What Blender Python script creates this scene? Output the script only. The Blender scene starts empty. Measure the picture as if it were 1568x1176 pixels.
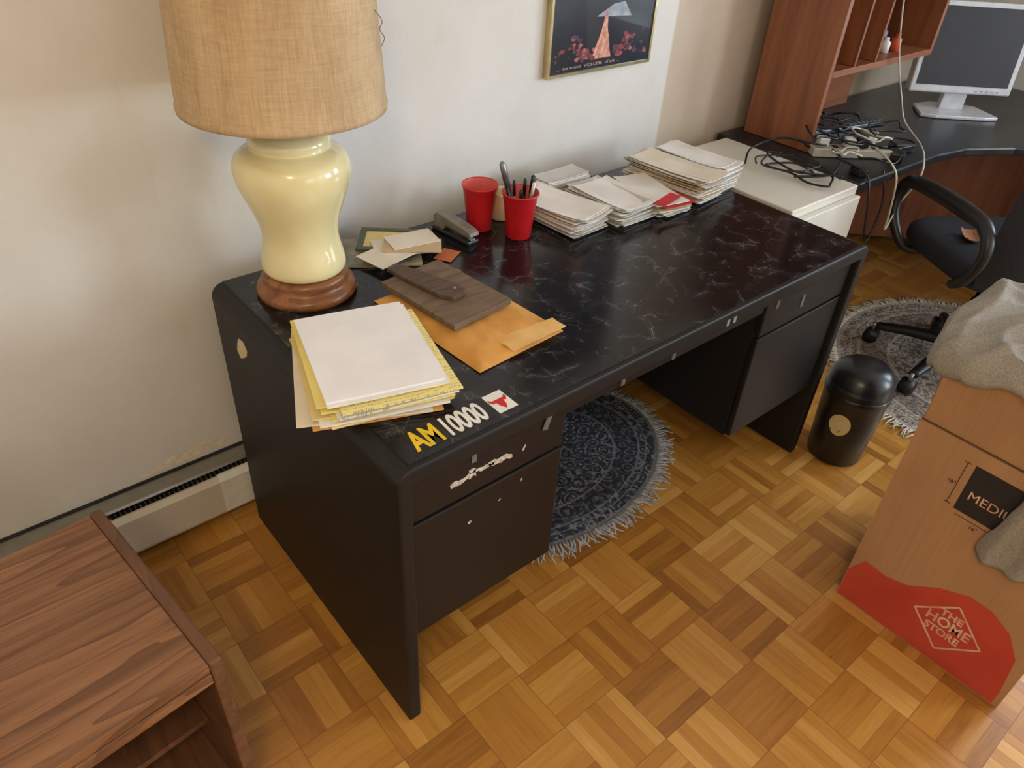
import bpy, bmesh, math, random
from mathutils import Vector, Matrix, noise
random.seed(7)
sc=bpy.context.scene
col=sc.collection
PI=math.pi
def lin(v):
    v/=255.0
    return v/12.92 if v<=0.04045 else ((v+0.055)/1.055)**2.4
def C(r,g,b): return (lin(r),lin(g),lin(b),1)
# ---------------------------------------------------------------- materials
class NT:
    def __init__(s,name):
        s.m=bpy.data.materials.new(name); s.m.use_nodes=True; s.t=s.m.node_tree; s.N=s.t.nodes
        s.b=s.N["Principled BSDF"]; s.tc=s.N.new("ShaderNodeTexCoord")
    def new(s,t,**k):
        n=s.N.new(t)
        for a,v in k.items(): setattr(n,a,v)
        return n
    def l(s,a,b): s.t.links.new(a,b)
    def setin(s,n,i,v):
        if isinstance(v,bpy.types.NodeSocket): s.l(v,n.inputs[i])
        else: n.inputs[i].default_value=v
    def math(s,op,a,b=0.0,c=None):
        n=s.new("ShaderNodeMath",operation=op); s.setin(n,0,a); s.setin(n,1,b)
        if c is not None: s.setin(n,2,c)
        return n.outputs[0]
    def map(s,scale=(1,1,1),rot=(0,0,0),loc=(0,0,0),src="Object"):
        n=s.new("ShaderNodeMapping"); s.l(s.tc.outputs[src],n.inputs[0])
        n.inputs["Scale"].default_value=scale; n.inputs["Rotation"].default_value=rot; n.inputs["Location"].default_value=loc
        return n.outputs[0]
    def noise(s,vec,scale=5,detail=4,rough=.5,dist=0):
        n=s.new("ShaderNodeTexNoise"); s.l(vec,n.inputs["Vector"]); n.inputs["Scale"].default_value=scale
        n.inputs["Detail"].default_value=detail; n.inputs["Roughness"].default_value=rough; n.inputs["Distortion"].default_value=dist
        return n.outputs["Fac"]
    def ramp(s,f,stops):
        n=s.new("ShaderNodeValToRGB"); s.l(f,n.inputs[0]); e=n.color_ramp.elements
        e[0].position=stops[0][0]; e[0].color=stops[0][1]; e[1].position=stops[-1][0]; e[1].color=stops[-1][1]
        for p,c in stops[1:-1]:
            x=e.new(p); x.color=c
        return n.outputs[0]
    def mix(s,f,a,b,mode='MIX'):
        n=s.new("ShaderNodeMix",data_type='RGBA',blend_type=mode)
        s.setin(n,0,f); s.setin(n,6,a); s.setin(n,7,b); return n.outputs[2]
    def bump(s,h,strength=.2,dist=.002):
        n=s.new("ShaderNodeBump"); n.inputs["Strength"].default_value=strength; n.inputs["Distance"].default_value=dist
        s.l(h,n.inputs["Height"]); s.l(n.outputs[0],s.b.inputs["Normal"])
    def base(s,c): s.setin(s.b,"Base Color",c)
    def P(s,**k):
        for a,v in k.items(): s.setin(s.b,a.replace("_"," "),v)
def mat(name,c1,c2=None,rough=.5,scale=30,detail=4,bump=0,bscale=None,metal=0,coat=0,stretch=(1,1,1),rot=(0,0,0),lo=.35,hi=.65,spec=.5,bd=.002):
    n=NT(name); v=n.map(scale=stretch,rot=rot)
    c2=c2 or tuple(x*.88 for x in c1[:3])+(1,)
    f=n.noise(v,scale,detail); n.base(n.ramp(f,[(lo,c2),(hi,c1)]))
    n.P(Roughness=rough,Metallic=metal,Coat_Weight=coat); n.b.inputs["Specular IOR Level"].default_value=spec
    n.b.inputs["Coat Roughness"].default_value=.05
    if bump: n.bump(n.noise(v,bscale or scale*3,3),bump,bd)
    return n.m
def wood(name,c1,c2,c3,rot=0,rough=.4,s=1.0,axis='x',plain=False,ring=.55,fine_=.22):
    n=NT(name)
    st={'x':(.9,14,14),'y':(14,.9,14),'z':(14,14,.9)}[axis]
    v=n.map(scale=tuple(a*s for a in st),rot=(0,0,rot))
    f=n.noise(v,1.6,6,.62,.6)
    st2={'x':(.35,3.2,3.2),'y':(3.2,.35,3.2),'z':(3.2,3.2,.35)}[axis]
    v2=n.map(scale=tuple(a*s for a in st2),rot=(0,0,rot))
    g=n.noise(v2,2.2,2,.4,.4)
    rings=n.math('FRACT',n.math('MULTIPLY',g,16.0))
    rings=n.math('POWER',rings,2.5)
    c=n.ramp(f,[(.3,c3),(.5,c1),(.7,c2)])
    st3={'x':(6,190,190),'y':(190,6,190),'z':(190,190,6)}[axis]
    fine=n.noise(n.map(scale=st3,rot=(0,0,rot)),1.0,3)
    if not plain:
        c=n.mix(n.math('MULTIPLY',n.math('MULTIPLY',rings,n.math('ADD',fine,.5)),ring),c,c3)
    c=n.mix(n.math('MULTIPLY',n.math('GREATER_THAN',fine,.58),fine_),c,c3)
    n.base(c); n.P(Roughness=rough); n.bump(fine,.12,.001); return n.m
# ---------------------------------------------------------------- mesh builder
class B:
    def __init__(s,name): s.name=name; s.bm=bmesh.new(); s.mats=[]
    def mi(s,m):
        if m not in s.mats: s.mats.append(m)
        return s.mats.index(m)
    def faces(s,vs,fs,m,smooth=False,M=None):
        i=s.mi(m); bv=[s.bm.verts.new((M@Vector(v)) if M else v) for v in vs]; out=[]
        for f in fs:
            try:
                x=s.bm.faces.new([bv[k] for k in f]); x.material_index=i; x.smooth=smooth; out.append(x)
            except ValueError: pass
        return bv,out
    def box(s,lo,hi,m,M=None,bev=0,seg=2):
        x0,y0,z0=lo; x1,y1,z1=hi
        vs=[(x0,y0,z0),(x1,y0,z0),(x1,y1,z0),(x0,y1,z0),(x0,y0,z1),(x1,y0,z1),(x1,y1,z1),(x0,y1,z1)]
        fs=[(0,3,2,1),(4,5,6,7),(0,1,5,4),(1,2,6,5),(2,3,7,6),(3,0,4,7)]
        bv,ff=s.faces(vs,fs,m,False,M)
        if bev:
            es={e for f in ff for e in f.edges}
            r=bmesh.ops.bevel(s.bm,geom=list(es),offset=bev,segments=seg,affect='EDGES',profile=.5,clamp_overlap=True)
            for f in r['faces']: f.material_index=s.mi(m)
    def prism(s,pts,axis,a,b,m,M=None,smooth=False):
        def mk(p,t):
            if axis=='z': return (p[0],p[1],t)
            if axis=='y': return (p[0],t,p[1])
            return (t,p[0],p[1])
        n=len(pts); vs=[mk(p,a) for p in pts]+[mk(p,b) for p in pts]
        fs=[tuple(range(n-1,-1,-1)),tuple(range(n,2*n))]+[(i,(i+1)%n,n+(i+1)%n,n+i) for i in range(n)]
        return s.faces(vs,fs,m,smooth,M)
    def lathe(s,prof,m,M=None,seg=48,smooth=True,cap=True,sx=1,sy=1):
        vs=[];n=len(prof)
        for r,z in prof:
            for k in range(seg):
                a=2*PI*k/seg; vs.append((r*math.cos(a)*sx,r*math.sin(a)*sy,z))
        fs=[]
        for i in range(n-1):
            for k in range(seg):
                k2=(k+1)%seg; fs.append((i*seg+k,i*seg+k2,(i+1)*seg+k2,(i+1)*seg+k))
        bv,ff=s.faces(vs,fs,m,smooth,M)
        if cap:
            for j,rev in ((0,True),(n-1,False)):
                ring=[bv[j*seg+k] for k in range(seg)]
                if rev: ring=ring[::-1]
                try:
                    f=s.bm.faces.new(ring); f.material_index=s.mi(m)
                except ValueError: pass
    def tube(s,pts,r,m,seg=8,sub=6,M=None,flat=None):
        P=[Vector(p) for p in pts]; R=r if isinstance(r,(list,tuple)) else [r]*len(P)
        path=[];rad=[]
        for i in range(len(P)-1):
            p0=P[max(i-1,0)];p1=P[i];p2=P[i+1];p3=P[min(i+2,len(P)-1)]
            for k in range(sub):
                t=k/sub
                q=.5*((2*p1)+(p2-p0)*t+(2*p0-5*p1+4*p2-p3)*t*t+(3*p1-p0-3*p2+p3)*t**3)
                path.append(q); rad.append(R[i]*(1-t)+R[i+1]*t)
        path.append(P[-1]); rad.append(R[-1])
        vs=[];up=Vector((0,0,1)); prev=None
        for i,p in enumerate(path):
            d=(path[min(i+1,len(path)-1)]-path[max(i-1,0)]).normalized()
            if prev is None:
                a=up if abs(d.z)<.9 else Vector((1,0,0)); n1=d.cross(a).normalized()
            else:
                n1=(prev-d*prev.dot(d)); n1=n1.normalized() if n1.length>1e-6 else d.orthogonal().normalized()
            prev=n1; n2=d.cross(n1)
            for k in range(seg):
                a=2*PI*k/seg; fl=flat or 1
                vs.append(tuple(p+n1*math.cos(a)*rad[i]+n2*math.sin(a)*rad[i]*fl))
        n=len(path); fs=[(i*seg+k,i*seg+(k+1)%seg,(i+1)*seg+(k+1)%seg,(i+1)*seg+k) for i in range(n-1) for k in range(seg)]
        fs+=[tuple(range(seg-1,-1,-1)),tuple(range((n-1)*seg,n*seg))]
        s.faces(vs,fs,m,True,M)
    def grid(s,nx,ny,fn,m,thick=0,smooth=True,M=None):
        top=[fn(i/nx,j/ny) for j in range(ny+1) for i in range(nx+1)]
        n=len(top); w=nx+1
        fs=[(j*w+i,j*w+i+1,(j+1)*w+i+1,(j+1)*w+i) for j in range(ny) for i in range(nx)]
        if not thick: s.faces(top,fs,m,smooth,M); return
        bot=[(p[0],p[1],p[2]-thick) for p in top]
        fs2=[tuple(n+k for k in f[::-1]) for f in fs]
        rim=[i for i in range(w)]+[j*w+nx for j in range(1,ny+1)]+[ny*w+i for i in range(nx-1,-1,-1)]+[j*w for j in range(ny-1,0,-1)]
        s.faces(top+bot,fs+fs2,m,smooth,M)
        vsx=[top[k] for k in rim]+[bot[k] for k in rim]; q=len(rim)
        s.faces(vsx,[(k,q+k,q+(k+1)%q,(k+1)%q) for k in range(q)],m,False,M)
    def text(s,body,size,M,m,ext=.0002,sx=1,shear=0,off=0):
        cu=bpy.data.curves.new("t",'FONT'); cu.body=body; cu.size=size; cu.extrude=ext; cu.shear=shear; cu.offset=off
        o=bpy.data.objects.new("t",cu); col.objects.link(o); bpy.context.view_layer.update()
        me=bpy.data.meshes.new_from_object(o.evaluated_get(bpy.context.evaluated_depsgraph_get()))
        me.transform(M@Matrix.Diagonal((sx,1,1,1)))
        i=s.mi(m); n0=len(s.bm.faces); s.bm.from_mesh(me); s.bm.faces.ensure_lookup_table()
        for f in s.bm.faces[n0:]: f.material_index=i
        bpy.data.objects.remove(o); bpy.data.curves.remove(cu); bpy.data.meshes.remove(me)
    def done(s,bevel=0,parent=None,sub=0,recalc=True):
        if recalc: bmesh.ops.recalc_face_normals(s.bm,faces=s.bm.faces)
        me=bpy.data.meshes.new(s.name); s.bm.to_mesh(me); s.bm.free()
        for m in s.mats: me.materials.append(m)
        o=bpy.data.objects.new(s.name,me); col.objects.link(o)
        if bevel:
            md=o.modifiers.new("bev",'BEVEL'); md.width=bevel; md.segments=3; md.limit_method='ANGLE'; md.angle_limit=math.radians(50)
        if sub:
            md=o.modifiers.new("sub",'SUBSURF'); md.levels=sub; md.render_levels=sub
        if parent: o.parent=parent
        return o
def T(x,y,z,rz=0,rx=0,ry=0):
    return Matrix.Translation((x,y,z))@Matrix.Rotation(rz,4,'Z')@Matrix.Rotation(ry,4,'Y')@Matrix.Rotation(rx,4,'X')
def empty(name,loc=(0,0,0)):
    o=bpy.data.objects.new(name,None); col.objects.link(o); o.location=loc; o.empty_display_size=.05; return o
rad=math.radians
# ================================================================ CAMERA
R=((0.76684,0.35158,-0.53698),(-0.6397,0.48699,-0.59467),(0.05243,0.79952,0.59835))
cd=bpy.data.cameras.new("camera"); cam=bpy.data.objects.new("camera",cd); col.objects.link(cam)
m4=Matrix(R).to_4x4(); m4.translation=(-0.4532,-1.5219,1.592); cam.matrix_world=m4
cd.sensor_width=36; cd.sensor_fit='HORIZONTAL'; cd.lens=1149.48/1568*36; cd.clip_start=.02
sc.camera=cam
# ================================================================ ROOM
YW=.10; XL=-2.3; XR=3.75; YF=-5.2; ZC=2.45
def wallmat(name,c1,c2,shade_cols=None):
    n=NT(name); v=n.map()
    f=n.noise(v,2.6,5,.6); c=n.ramp(f,[(.3,c2),(.7,c1)])
    if shade_cols:  # shade put into the wall colour beyond a fixed x
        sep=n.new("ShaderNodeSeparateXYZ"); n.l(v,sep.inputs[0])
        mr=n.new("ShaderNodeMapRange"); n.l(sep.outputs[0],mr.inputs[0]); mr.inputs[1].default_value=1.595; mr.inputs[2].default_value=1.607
        a2=n.ramp(f,[(.3,shade_cols[1]),(.7,shade_cols[0])]); c=n.mix(mr.outputs[0],c,a2)
    sm=n.ramp(n.noise(n.map(scale=(3,3,1.2)),3,5,.65),[(.60,(1,1,1,1)),(.78,(.93,.91,.87,1))])
    c=n.mix(1.0,c,sm,'MULTIPLY')
    n.base(c); n.P(Roughness=.66)
    n.bump(n.noise(v,60,4),.14,.003); return n.m
wm=wallmat("wall_paint",C(222,221,219),C(214,212,206))
wmb=wallmat("wall_paint_hutch_shade",C(225,223,220),C(212,209,202),(C(204,188,168),C(194,178,158)))  # beige right-hand part paints in the shade on the wall beside the hutch
def parquet():
    n=NT("parquet_floor"); TS=.158
    sep=n.new("ShaderNodeSeparateXYZ"); n.l(n.map(scale=(1/TS,1/TS,1),loc=(.35,.2,0)),sep.inputs[0])
    x,y=sep.outputs[0],sep.outputs[1]
    cx=n.math('FLOOR',x); cy=n.math('FLOOR',y); fx=n.math('FRACT',x); fy=n.math('FRACT',y)
    par=n.math('FLOORED_MODULO',n.math('ADD',cx,cy),2.0)
    inv=n.math('SUBTRACT',1.0,par)
    sl=n.math('ADD',n.math('MULTIPLY',fx,par),n.math('MULTIPLY',fy,inv))
    s5=n.math('MULTIPLY',sl,5.0); idx=n.math('FLOOR',s5); fs=n.math('FRACT',s5)
    cb=n.new("ShaderNodeCombineXYZ"); n.l(cx,cb.inputs[0]); n.l(cy,cb.inputs[1]); n.l(idx,cb.inputs[2])
    wn=n.new("ShaderNodeTexWhiteNoise",noise_dimensions='3D'); n.l(cb.outputs[0],wn.inputs[0])
    cb2=n.new("ShaderNodeCombineXYZ"); n.l(cx,cb2.inputs[0]); n.l(cy,cb2.inputs[1])
    wn2=n.new("ShaderNodeTexWhiteNoise",noise_dimensions='3D'); n.l(cb2.outputs[0],wn2.inputs[0])
    def grain(sc_):
        ad=n.new("ShaderNodeVectorMath",operation='ADD'); n.l(n.map(scale=sc_),ad.inputs[0])
        mu=n.new("ShaderNodeVectorMath",operation='SCALE'); n.l(cb.outputs[0],mu.inputs[0]); mu.inputs["Scale"].default_value=3.7
        n.l(mu.outputs[0],ad.inputs[1]); return n.noise(ad.outputs[0],1.0,5,.6,.5)
    gx=grain((90,8,1)); gy=grain((8,90,1))
    g=n.math('ADD',n.math('MULTIPLY',gx,par),n.math('MULTIPLY',gy,inv))
    v=n.math('ADD',n.math('MULTIPLY',wn.outputs[0],.66),n.math('MULTIPLY',wn2.outputs[0],.34))
    v=n.math('ADD',n.math('MULTIPLY',v,.60),n.math('MULTIPLY',g,.44))
    big=n.noise(n.map(),1.3,2); v=n.math('ADD',v,n.math('MULTIPLY',n.math('SUBTRACT',big,.5),.25))
    c=n.ramp(v,[(.15,C(136,86,36)),(.4,C(174,118,50)),(.6,C(192,137,62)),(.85,C(214,164,90))])
    def edge(f,w):
        d=n.math('MINIMUM',f,n.math('SUBTRACT',1.0,f)); return n.math('LESS_THAN',d,w)
    e=n.math('MAXIMUM',n.math('MULTIPLY',edge(fs,.022),.25),n.math('MULTIPLY',n.math('MAXIMUM',edge(fx,.007),edge(fy,.007)),.45))
    c=n.mix(e,c,C(90,54,24)); n.base(c)
    n.P(Roughness=n.math('ADD',.22,n.math('MULTIPLY',g,.2)))
    n.bump(n.math('SUBTRACT',n.math('MULTIPLY',g,.35),e),.25,.0012); return n.m
b=B("floor"); b.box((XL-.1,YF-.1,-.08),(XR+.1,YW+.1,0),parquet()); b.done()
b=B("ceiling"); b.box((XL-.1,YF-.1,ZC),(XR+.1,YW+.1,ZC+.08),mat("ceiling_paint",C(232,230,226),rough=.9)); b.done()
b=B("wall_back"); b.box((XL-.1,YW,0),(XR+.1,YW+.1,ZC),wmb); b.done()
b=B("wall_left"); b.box((XL-.1,YF,0),(XL,YW,ZC),wm); b.done()
wz0,wz1=.85,2.2
wins=((-2.25,-1.45),(-4.75,-3.25))
b=B("wall_right")
b.box((XR,YF,0),(XR+.1,YW,wz0),wm); b.box((XR,YF,wz1),(XR+.1,YW,ZC),wm)
b.box((XR,YF,wz0),(XR+.1,wins[1][0],wz1),wm); b.box((XR,wins[1][1],wz0),(XR+.1,wins[0][0],wz1),wm); b.box((XR,wins[0][1],wz0),(XR+.1,YW,wz1),wm); b.done()
fx0,fx1=.0,1.2
b=B("wall_front")
b.box((XL-.1,YF-.1,0),(XR+.1,YF,wz0),wm); b.box((XL-.1,YF-.1,wz1),(XR+.1,YF,ZC),wm)
b.box((XL-.1,YF-.1,wz0),(fx0,YF,wz1),wm); b.box((fx1,YF-.1,wz0),(XR+.1,YF,wz1),wm); b.done()
wf=mat("window_frame_paint",C(235,235,232),rough=.4)
for i,(a,c_) in enumerate(wins):
    b=B("window_%d"%(i+1))
    for y in (a,(a+c_)/2-.02,c_-.05): b.box((XR+.02,y,wz0),(XR+.07,y+.05,wz1),wf)
    for z in (wz0,wz1-.05): b.box((XR+.02,a,z),(XR+.07,c_,z+.05),wf)
    b.done()
b=B("window_3")
for x in (fx0,(fx0+fx1)/2-.02,fx1-.05): b.box((x,YF-.07,wz0),(x+.05,YF-.02,wz1),wf)
for z in (wz0,wz1-.05): b.box((fx0,YF-.07,z),(fx1,YF-.02,z+.05),wf)
b.done()
# baseboard heater
hw=mat("heater_enamel",C(216,208,192),C(200,192,176),rough=.35,scale=6); hd=mat("heater_dark",C(28,26,24),rough=.7); hm=mat("heater_metal",C(150,146,138),rough=.35,metal=.6)
b=B("baseboard_heater")
b.prism([(.095,.03),(.095,.19),(.088,.19),(.088,.03)],'x',XL+.02,1.46,hd)
b.prism([(.098,.182),(.098,.196),(.050,.190),(.046,.184)],'x',XL+.02,1.46,hm)
b.prism([(.099,.1961),(.099,.199),(.090,.199),(.090,.1961)],'x',XL+.02,1.46,hd)
b.prism([(.034,.035),(.030,.045),(.030,.150),(.040,.164),(.046,.164),(.038,.148),(.038,.035)],'x',XL+.02,-.07,hw)
b.prism([(.034,.035),(.028,.045),(.028,.152),(.038,.167),(.046,.167),(.038,.148),(.038,.035)],'x',-.07,1.46,mat("heater_enamel_new",C(238,236,230),rough=.3))
b.prism([(.05,.10),(.05,.16),(.085,.16),(.085,.10)],'x',XL+.02,1.45,hd)
for i in range(120): b.box((-1.2+i*.012,.046,.10),(-1.1985+i*.012,.086,.172),hm)
for x in (XL+.02,-.9,.4,1.45): b.box((x,.032,0),(x+.012,.098,.17),hw)
b.done()
b=B("peeled_paint_patch"); 
pp=[(-.235,.208),(-.21,.222),(-.175,.226),(-.15,.240),(-.115,.233),(-.075,.243),(-.03,.236),(.0,.222),(-.03,.214),(-.07,.218),(-.12,.207),(-.18,.210)]
b.prism(pp,'y',YW-.0008,YW+.0005,mat("bare_plaster",C(236,226,206),C(214,200,176),rough=.9,scale=50)); b.done()
# ================================================================ DESK
H=.74; L=1.497; D=.76
blk=mat("black_laminate",C(25,23,23),C(21,20,19),rough=.5,scale=3,bump=.05,bscale=300,spec=.4)
blk2=mat("black_drawer_front",C(25,23,23),C(21,19,19),rough=.42,scale=4,spec=.4)
def marble():
    n=NT("black_marble_laminate"); v=n.map()
    dn=n.new("ShaderNodeVectorMath",operation='SCALE')
    nz=n.new("ShaderNodeTexNoise"); n.l(v,nz.inputs[0]); nz.inputs["Scale"].default_value=13; nz.inputs["Detail"].default_value=5; nz.inputs["Roughness"].default_value=.6
    n.l(nz.outputs["Color"],dn.inputs[0]); dn.inputs["Scale"].default_value=.075
    ad=n.new("ShaderNodeVectorMath",operation='ADD'); n.l(v,ad.inputs[0]); n.l(dn.outputs[0],ad.inputs[1])
    def vein(scale,w):
        vo=n.new("ShaderNodeTexVoronoi",feature='DISTANCE_TO_EDGE'); n.l(ad.outputs[0],vo.inputs["Vector"]); vo.inputs["Scale"].default_value=scale
        return n.math('SUBTRACT',1.0,n.math('MINIMUM',n.math('DIVIDE',vo.outputs[0],w),1.0))
    v1=vein(14,.020); v2=vein(29,.030); halo=vein(14,.20)
    m1=n.ramp(n.noise(v,15,3),[(.48,(0,0,0,1)),(.70,(1,1,1,1))]); m2=n.ramp(n.noise(n.map(loc=(5,3,1)),19,3),[(.50,(0,0,0,1)),(.7,(1,1,1,1))])
    f=n.math('MAXIMUM',n.math('MULTIPLY',v1,m1),n.math('MULTIPLY',n.math('MULTIPLY',v2,m2),.55))
    f=n.math('MULTIPLY',n.math('MAXIMUM',f,n.math('MULTIPLY',n.math('MULTIPLY',halo,m1),.20)),.52)
    c0=n.ramp(n.noise(v,7,4),[(.35,C(14,13,15)),(.7,C(25,23,26))])
    n.base(n.mix(f,c0,C(158,158,166)))
    n.P(Roughness=.16); n.b.inputs["Specular IOR Level"].default_value=.38; return n.m
b=B("desk_shell")
r=.032; t=.03; st=.04
pts=[(0,0)]+[(r-r*math.cos(a*PI/16),H-r+r*math.sin(a*PI/16)) for a in range(9)]+[(L-r+r*math.sin(a*PI/16),H-r+r*math.cos(a*PI/16)) for a in range(9)]+[(L,0),(L-t,0),(L-t,H-st),(t,H-st),(t,0)]
b.prism(pts,'y',-D,0,blk)
desk=b.done(bevel=.006)
desk_e=empty("office_desk"); desk.parent=desk_e
b=B("desk_marble_top"); b.box((.03,-.748,H+.0001),(L-.03,-.004,H+.0011),marble(),bev=.0004); b.done(parent=desk_e)
b=B("desk_pedestals")
for x0,x1 in ((.031,.40),(1.067,L-.031)):
    b.box((x0,-.725,.262),(x1,-.06,H-st-.001),blk)
    b.box((x0+.004,-.742,.590),(x1-.002,-.7255,H-st-.006),blk2,bev=.003)
    b.box((x0+.004,-.742,.264),(x1-.002,-.7255,.582),blk2,bev=.003)
b.box((.4005,-.738,.662),(1.0665,-.715,H-st-.001),blk2,bev=.003)
b.box((.4005,-.17,.30),(1.0665,-.15,H-st-.001),blk)
tape=mat("grey_tape",C(120,122,128),rough=.3,metal=.3)
for px,za,zb in ((.165,.668,.697),(.553,.670,.6975),(.714,.670,.6975),(1.111,.662,.690),(1.236,.625,.660)):
    b.box((px,-.7445,za),(px+.011,-.7422,zb),tape)
b.box((0,-.0008,0),(.014,.0008,.036),tape,T(.335,-.7445,.66)@Matrix.Rotation(rad(18),4,'Y'))
for px in (.872,.896): b.box((px,-.7618,.708),(px+.010,-.7603,.724),mat("clip_metal",C(180,182,186),rough=.3,metal=.5))
chip=mat("chipped_laminate",C(220,210,198),C(156,140,124),rough=.8,scale=160)
def scrape(x0,z0,x1,z1,w,n=9):
    up=[];dn=[]
    for i in range(n+1):
        t_=i/n; x=x0+(x1-x0)*t_; z=z0+(z1-z0)*t_
        up.append((x,z+w*(.3+random.random())));dn.append((x+.002,z-w*(.2+random.random()*.9)))
    b.prism(up+dn[::-1],'y',-.7428,-.7419,chip)
scrape(.118,.632,.175,.640,.0100,8); scrape(.160,.645,.218,.636,.0070,9); scrape(.205,.641,.262,.634,.0080,8); scrape(.288,.632,.296,.642,.003,3)
scrape(.160,.512,.168,.516,.003,3);scrape(.29,.55,.293,.556,.002,2);scrape(.235,.528,.239,.532,.0015,2)
b.prism([(-.168,.655),(-.153,.672),(-.130,.668),(-.118,.650),(-.108,.626),(-.122,.612),(-.143,.624),(-.160,.638)],'x',-.0009,.0005,mat("patch_cream",C(222,200,160),C(200,176,134),rough=.8))
b.done(parent=desk_e)
# ================================================================ LAMP
lamp=empty("table_lamp")
lx,ly=.168,-.138
M0=T(lx,ly,0)
cer=NT("cream_ceramic"); cer.base(cer.ramp(cer.noise(cer.map(),5,2),[(.3,C(226,214,162)),(.7,C(234,223,174))])); cer.P(Roughness=.12,Coat_Weight=.6)
b=B("ceramic_body")
prof=[(.070,.796),(.082,.797),(.0885,.802),(.0895,.812),(.087,.83),(.082,.85),(.0785,.87),(.079,.89),(.084,.915),(.093,.94),(.103,.965),(.112,.99),(.116,1.012),(.1155,1.03),(.109,1.046),(.097,1.056),(.084,1.061),(.078,1.063),(.0765,1.067),(.080,1.071),(.0805,1.078),(.077,1.086),(.068,1.092),(.045,1.096),(.02,1.098)]
b.lathe(prof,cer.m,M0,seg=72); b.done(parent=lamp,sub=1)
wb=wood("walnut_lamp_base",C(138,88,52),C(164,106,64),C(96,56,32),axis='x',rough=.3)
b=B("wood_base")
b.lathe([(.098,H+.0015),(.106,H+.003),(.108,H+.012),(.104,H+.022),(.094,H+.027),(.090,H+.034),(.092,H+.045),(.089,H+.053),(.072,H+.056)],wb,M0,seg=64); b.done(parent=lamp)
def shade():
    n=NT("burlap_shade"); v=n.map(loc=(-lx,-ly,0))
    w1=n.noise(n.map(loc=(-lx,-ly,0),scale=(25,25,300)),1,3); w2=n.noise(n.map(loc=(-lx,-ly,0),scale=(300,300,9)),1,3)
    f=n.math('ADD',n.math('MULTIPLY',w1,.42),n.math('MULTIPLY',w2,.58))
    c=n.ramp(f,[(.32,C(180,153,118)),(.5,C(194,168,131)),(.68,C(205,181,144))])
    st_=n.ramp(n.noise(n.map(loc=(-lx,-ly,0),scale=(9,9,3.5)),1,5,.6),[(.35,(.82,.78,.73,1)),(.6,(1,1,1,1))])
    dr=n.ramp(n.noise(n.map(loc=(-lx,-ly,0),scale=(40,40,5)),1,3,.6),[(.62,(1,1,1,1)),(.74,(.68,.62,.56,1))])
    n.base(n.mix(.7,n.mix(1.0,c,st_,'MULTIPLY'),dr,'MULTIPLY')); n.P(Roughness=.85); n.bump(f,.25,.001)
    return n.m
sh=shade()
b=B("drum_shade")
pr=[(.1915,1.140),(.1935,1.1405),(.1945,1.150),(.192,1.158),(.190,1.20),(.184,1.30),(.178,1.40),(.176,1.432),(.1775,1.436),(.1765,1.446),(.1735,1.446),(.1735,1.43),(.187,1.2),(.1895,1.15),(.1915,1.140)]
b.lathe(pr,sh,M0,seg=96,cap=False)
th_=mat("loose_thread",C(150,120,90),rough=.9)
b.tube([(.184,0,1.318),(.196,.004,1.30),(.190,.008,1.285),(.199,.004,1.272),(.193,0,1.258)],.0009,th_,M=M0@Matrix.Rotation(rad(-46),4,'Z'),seg=5)
b.done(parent=lamp)
brass=mat("brass",C(190,150,80),rough=.25,metal=1)
b=B("harp_and_socket")
b.lathe([(.012,1.098),(.018,1.10),(.018,1.14),(.015,1.15),(.015,1.175),(.008,1.18)],brass,M0,seg=24)
b.lathe([(.012,1.18),(.03,1.22),(.03,1.245),(.018,1.27),(.003,1.275)],mat("bulb_glass",C(240,240,235),rough=.2),M0,seg=24)
b.tube([(.018,0,1.12),(.055,0,1.2),(.055,0,1.34),(.01,0,1.43),(-.055,0,1.34),(-.055,0,1.2),(-.018,0,1.12)],.002,brass,M=M0)
for k in range(3):
    a=k*2*PI/3; b.tube([(0,0,1.432),(.175*math.cos(a),.175*math.sin(a),1.432)],.0018,brass,M=M0,sub=1)
b.lathe([(.006,1.43),(.009,1.445),(.003,1.465)],brass,M0,seg=16)
b.done(parent=lamp)
# ================================================================ CUPS
red=mat("red_plastic",C(208,38,44),C(196,30,36),rough=.28,scale=20); wht=mat("white_plastic",C(232,228,222),rough=.35)
def cup2(name,x,y,z=H+.0015):
    b=B(name); M=T(x,y,z)
    b.lathe([(.0005,.003),(.029,.003),(.031,0),(.0325,.002),(.0345,.03),(.0350,.031),(.0375,.062),(.0382,.063),(.0405,.088),(.0412,.089),(.0445,.112),(.0465,.114),(.0475,.117),(.0462,.1195),(.0450,.117)],red,M,seg=56,cap=False)
    b.lathe([(.0450,.117),(.0435,.110),(.040,.088),(.0365,.06),(.0335,.03),(.031,.005),(.0005,.004)],mat("cup_inner",C(230,116,110),C(212,94,90),rough=.35),M,seg=56,cap=False)
    b.done()
cup2("red_plastic_cup",.677,-.102); cup2("red_plastic_cup",.732,-.195)
dk=mat("dark_pen_plastic",C(30,30,34),rough=.3); gy=mat("grey_metal",C(150,152,156),rough=.3,metal=.7); bl=mat("blue_pen",C(30,50,120),rough=.3); tan=mat("pencil_wood",C(200,160,90),rough=.5)
def pen(name,x0,y0,dx,dy,ln,r,m,m2):
    b=B(name); p0=Vector((x0,y0,H+.008)); d=Vector((dx,dy,1)).normalized()
    b.tube([p0,p0+d*ln*.7],r,m,sub=1); b.tube([p0+d*ln*.7,p0+d*ln*.97,p0+d*ln],[r*1.1,r*1.1,r*.5],m2,sub=1); b.done()
pen("marker_pen",.738,-.190,-.26,.12,.195,.0075,dk,gy)
pen("ballpoint_pen",.748,-.187,.10,.08,.135,.004,dk,dk); pen("ballpoint_pen",.742,-.207,.12,-.05,.138,.004,bl,wht)
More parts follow.
